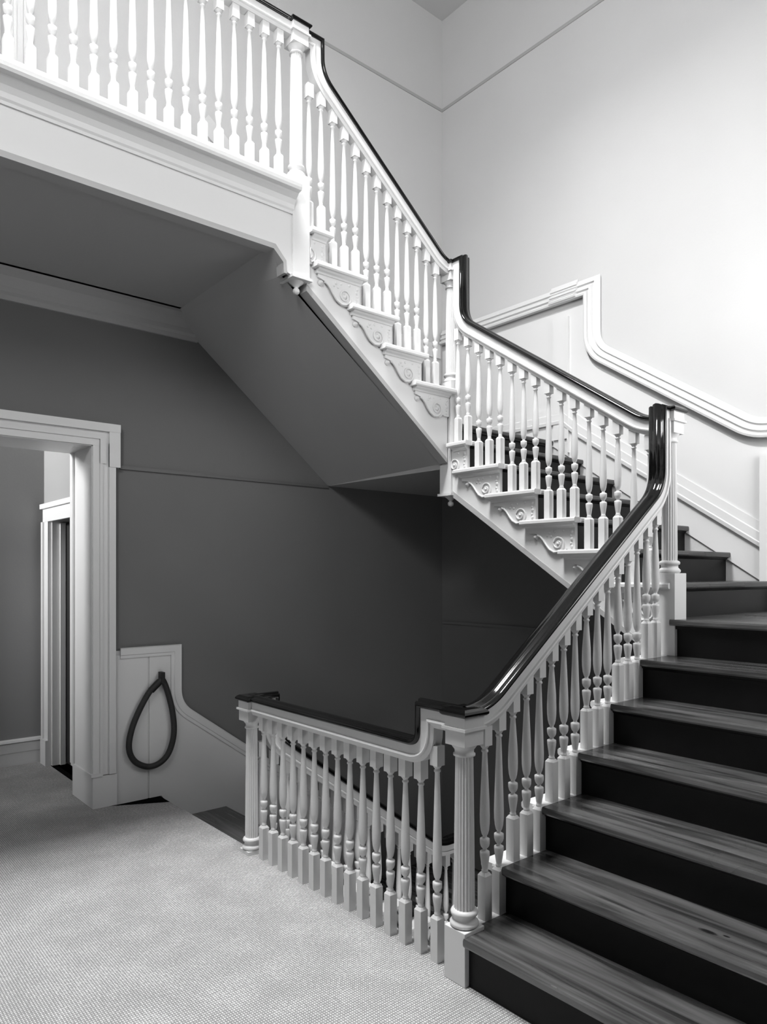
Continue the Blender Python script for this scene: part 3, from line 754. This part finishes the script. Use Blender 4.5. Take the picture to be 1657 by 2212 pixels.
# ================================================================== NEWEL POSTS
def newel(label, x, y, z0, zblock, zcap, plinth=.112, drop=False, base_disc=False, d=.080, notch=None):
    n = thing('newel_post', label, 'newel post', (x, y, z0))
    h = plinth/2
    L = lambda nm, b, m='white': link(nm, b.mesh(nm, m), n, (x, y, 0))
    zs = zblock
    if base_disc: L('base', MB().box(-.05, .05, -.05, .05, z0, zblock))
    else: link('plinth', MB().box(-h, h, -h, h, z0, zblock).mesh('plinth', 'white', .003), n, (x, y, 0))
    r = d/2
    L('base_moulding', MB().lathe([(r+.008, zs), (r+.016, zs+.006), (r+.017, zs+.016), (r+.010, zs+.024), (r+.004, zs+.030), (r+.004, zs+.044), (r+.012, zs+.047), (r+.014, zs+.056), (r+.010, zs+.064), (r+.002, zs+.068)], 28))
    ztop = zcap-.032
    za = ztop-.115                                    # underside of the abacus block
    L('shaft', MB().lathe([(r, zs+.066), (r+.001, zs+.10), (r-.001, zs+(za-zs)*.5), (r-.005, za-.045)], 40, flute=20, fd=.0042))
    L('capital', MB().lathe([(r-.004, za-.047), (r+.003, za-.044), (r+.003, za-.037), (r-.003, za-.033), (r-.002, za-.020), (r+.006, za-.010), (r+.013, za+.002)], 28).box(-.053, .053, -.053, .053, za, za+.055))
    L('cap_moulding', MB().box(-.053, .053, -.053, .053, za+.055, za+.062).box(-.064, .064, -.064, .064, za+.061, za+.072).box(-.055, .055, -.055, .055, za+.071, ztop+.001))
    cap = MB()
    q = [(-.063, 0), (-.069, .006), (-.070, .014), (-.064, .022), (-.052, .030)]
    vs = []; fs = []
    for a, zz in q:
        vs += [(a, a, ztop+zz), (-a, a, ztop+zz), (-a, -a, ztop+zz), (a, -a, ztop+zz)]
    for i in range(len(q)-1):
        for k in range(4): fs.append((i*4+k, i*4+(k+1) % 4, (i+1)*4+(k+1) % 4, (i+1)*4+k))
    fs += [(3, 2, 1, 0), tuple(range(len(q)*4-4, len(q)*4))]
    cap.add(vs, fs); c = L('cap', cap, 'rail'); c['label'] = 'near-black square cap'
    if drop:
        b = MB(); b.box(-h-.012, h+.012, -h-.012, h+.012, z0-.018, z0)
        L('drop_plate', b)
        L('drop_finial', MB().lathe([(.045, z0-.018), (.040, z0-.024), (.026, z0-.034), (.014, z0-.046), (.011, z0-.052), (.019, z0-.060), (.022, z0-.072), (.017, z0-.084), (.004, z0-.090)], 18))
    return n
newel('slender white newel post on a round base at the far end of the hall balustrade', X1, YF, 0, .022, .905, base_disc=True, d=.074)
newel('foreground white fluted newel post on a square plinth at the foot of the stairs', X1-.004, YN-.004, 0, .209, 1.072, plinth=.112, d=.082)
newel('white fluted newel post at the turn between first and middle flights', X2-.012, YN, 6*R, 1.60, 2.495, plinth=.125, d=.080)
newel('white fluted newel post with drop finial at the turn below the top flight', X2+.008, YF, 2.17, 2.965, 3.835, plinth=.112, drop=True, d=.076)
newel('white newel post with drop finial at the gallery end of the top flight', N4X, YF, 3.365, 3.975, 4.905, plinth=.118, drop=True, d=.078)
newel('white newel post of the lower flight glimpsed below the hall floor', 3.77, YF, -6*R-.35, -6*R+.1, -.30, plinth=.112, d=.076)

# ================================================================== HOSE ON THE HOOK
hs = thing('hanging_hose', 'dark looped hose hanging from a hook on the panelled dado', 'hose', (2.0, YW-.05, .3))
loop = [(349, 1468), (338, 1478), (322, 1496), (303, 1530), (287, 1568), (279, 1603), (281, 1628), (294, 1647), (318, 1656), (342, 1650), (361, 1632), (372, 1605), (376, 1575), (373, 1540), (366, 1508), (358, 1482), (352, 1469)]
pts = []
for u, v in loop:
    x, z = on_y(u, v, YW-.045); pts.append((x, YW-.045, z))
def catmull(P, n=5):
    out = []
    for i in range(len(P)-1):
        p0, p1, p2, p3 = (Vector(P[max(i-1, 0)]), Vector(P[i]), Vector(P[i+1]), Vector(P[min(i+2, len(P)-1)]))
        for k in range(n):
            t = k/n; out.append(.5*((2*p1)+(p2-p0)*t+(2*p0-5*p1+4*p2-p3)*t*t+(3*p1-p0-3*p2+p3)*t**3))
    out.append(Vector(P[-1])); return out
link('hose', MB().tube(catmull(pts), .021, 12).mesh('hose', 'hose'), hs)
cpx = [pts[0], pts[1]]
a0, a1 = Vector(pts[0]), Vector(pts[2])
link('collar', MB().tube([tuple(a0.lerp(a1, t)) for t in (.15, .5, .85)], .025, 12).mesh('collar', 'black'), hs)
hx, hz = on_y(350, 1462, YW-.045)
link('hook', MB().box(hx-.014, hx+.014, YW-.07, YW-.011, hz-.045, hz+.035).mesh('hook', 'black', .003), hs)

for o in scn.objects:
    if '_base' in o: del o['_base']
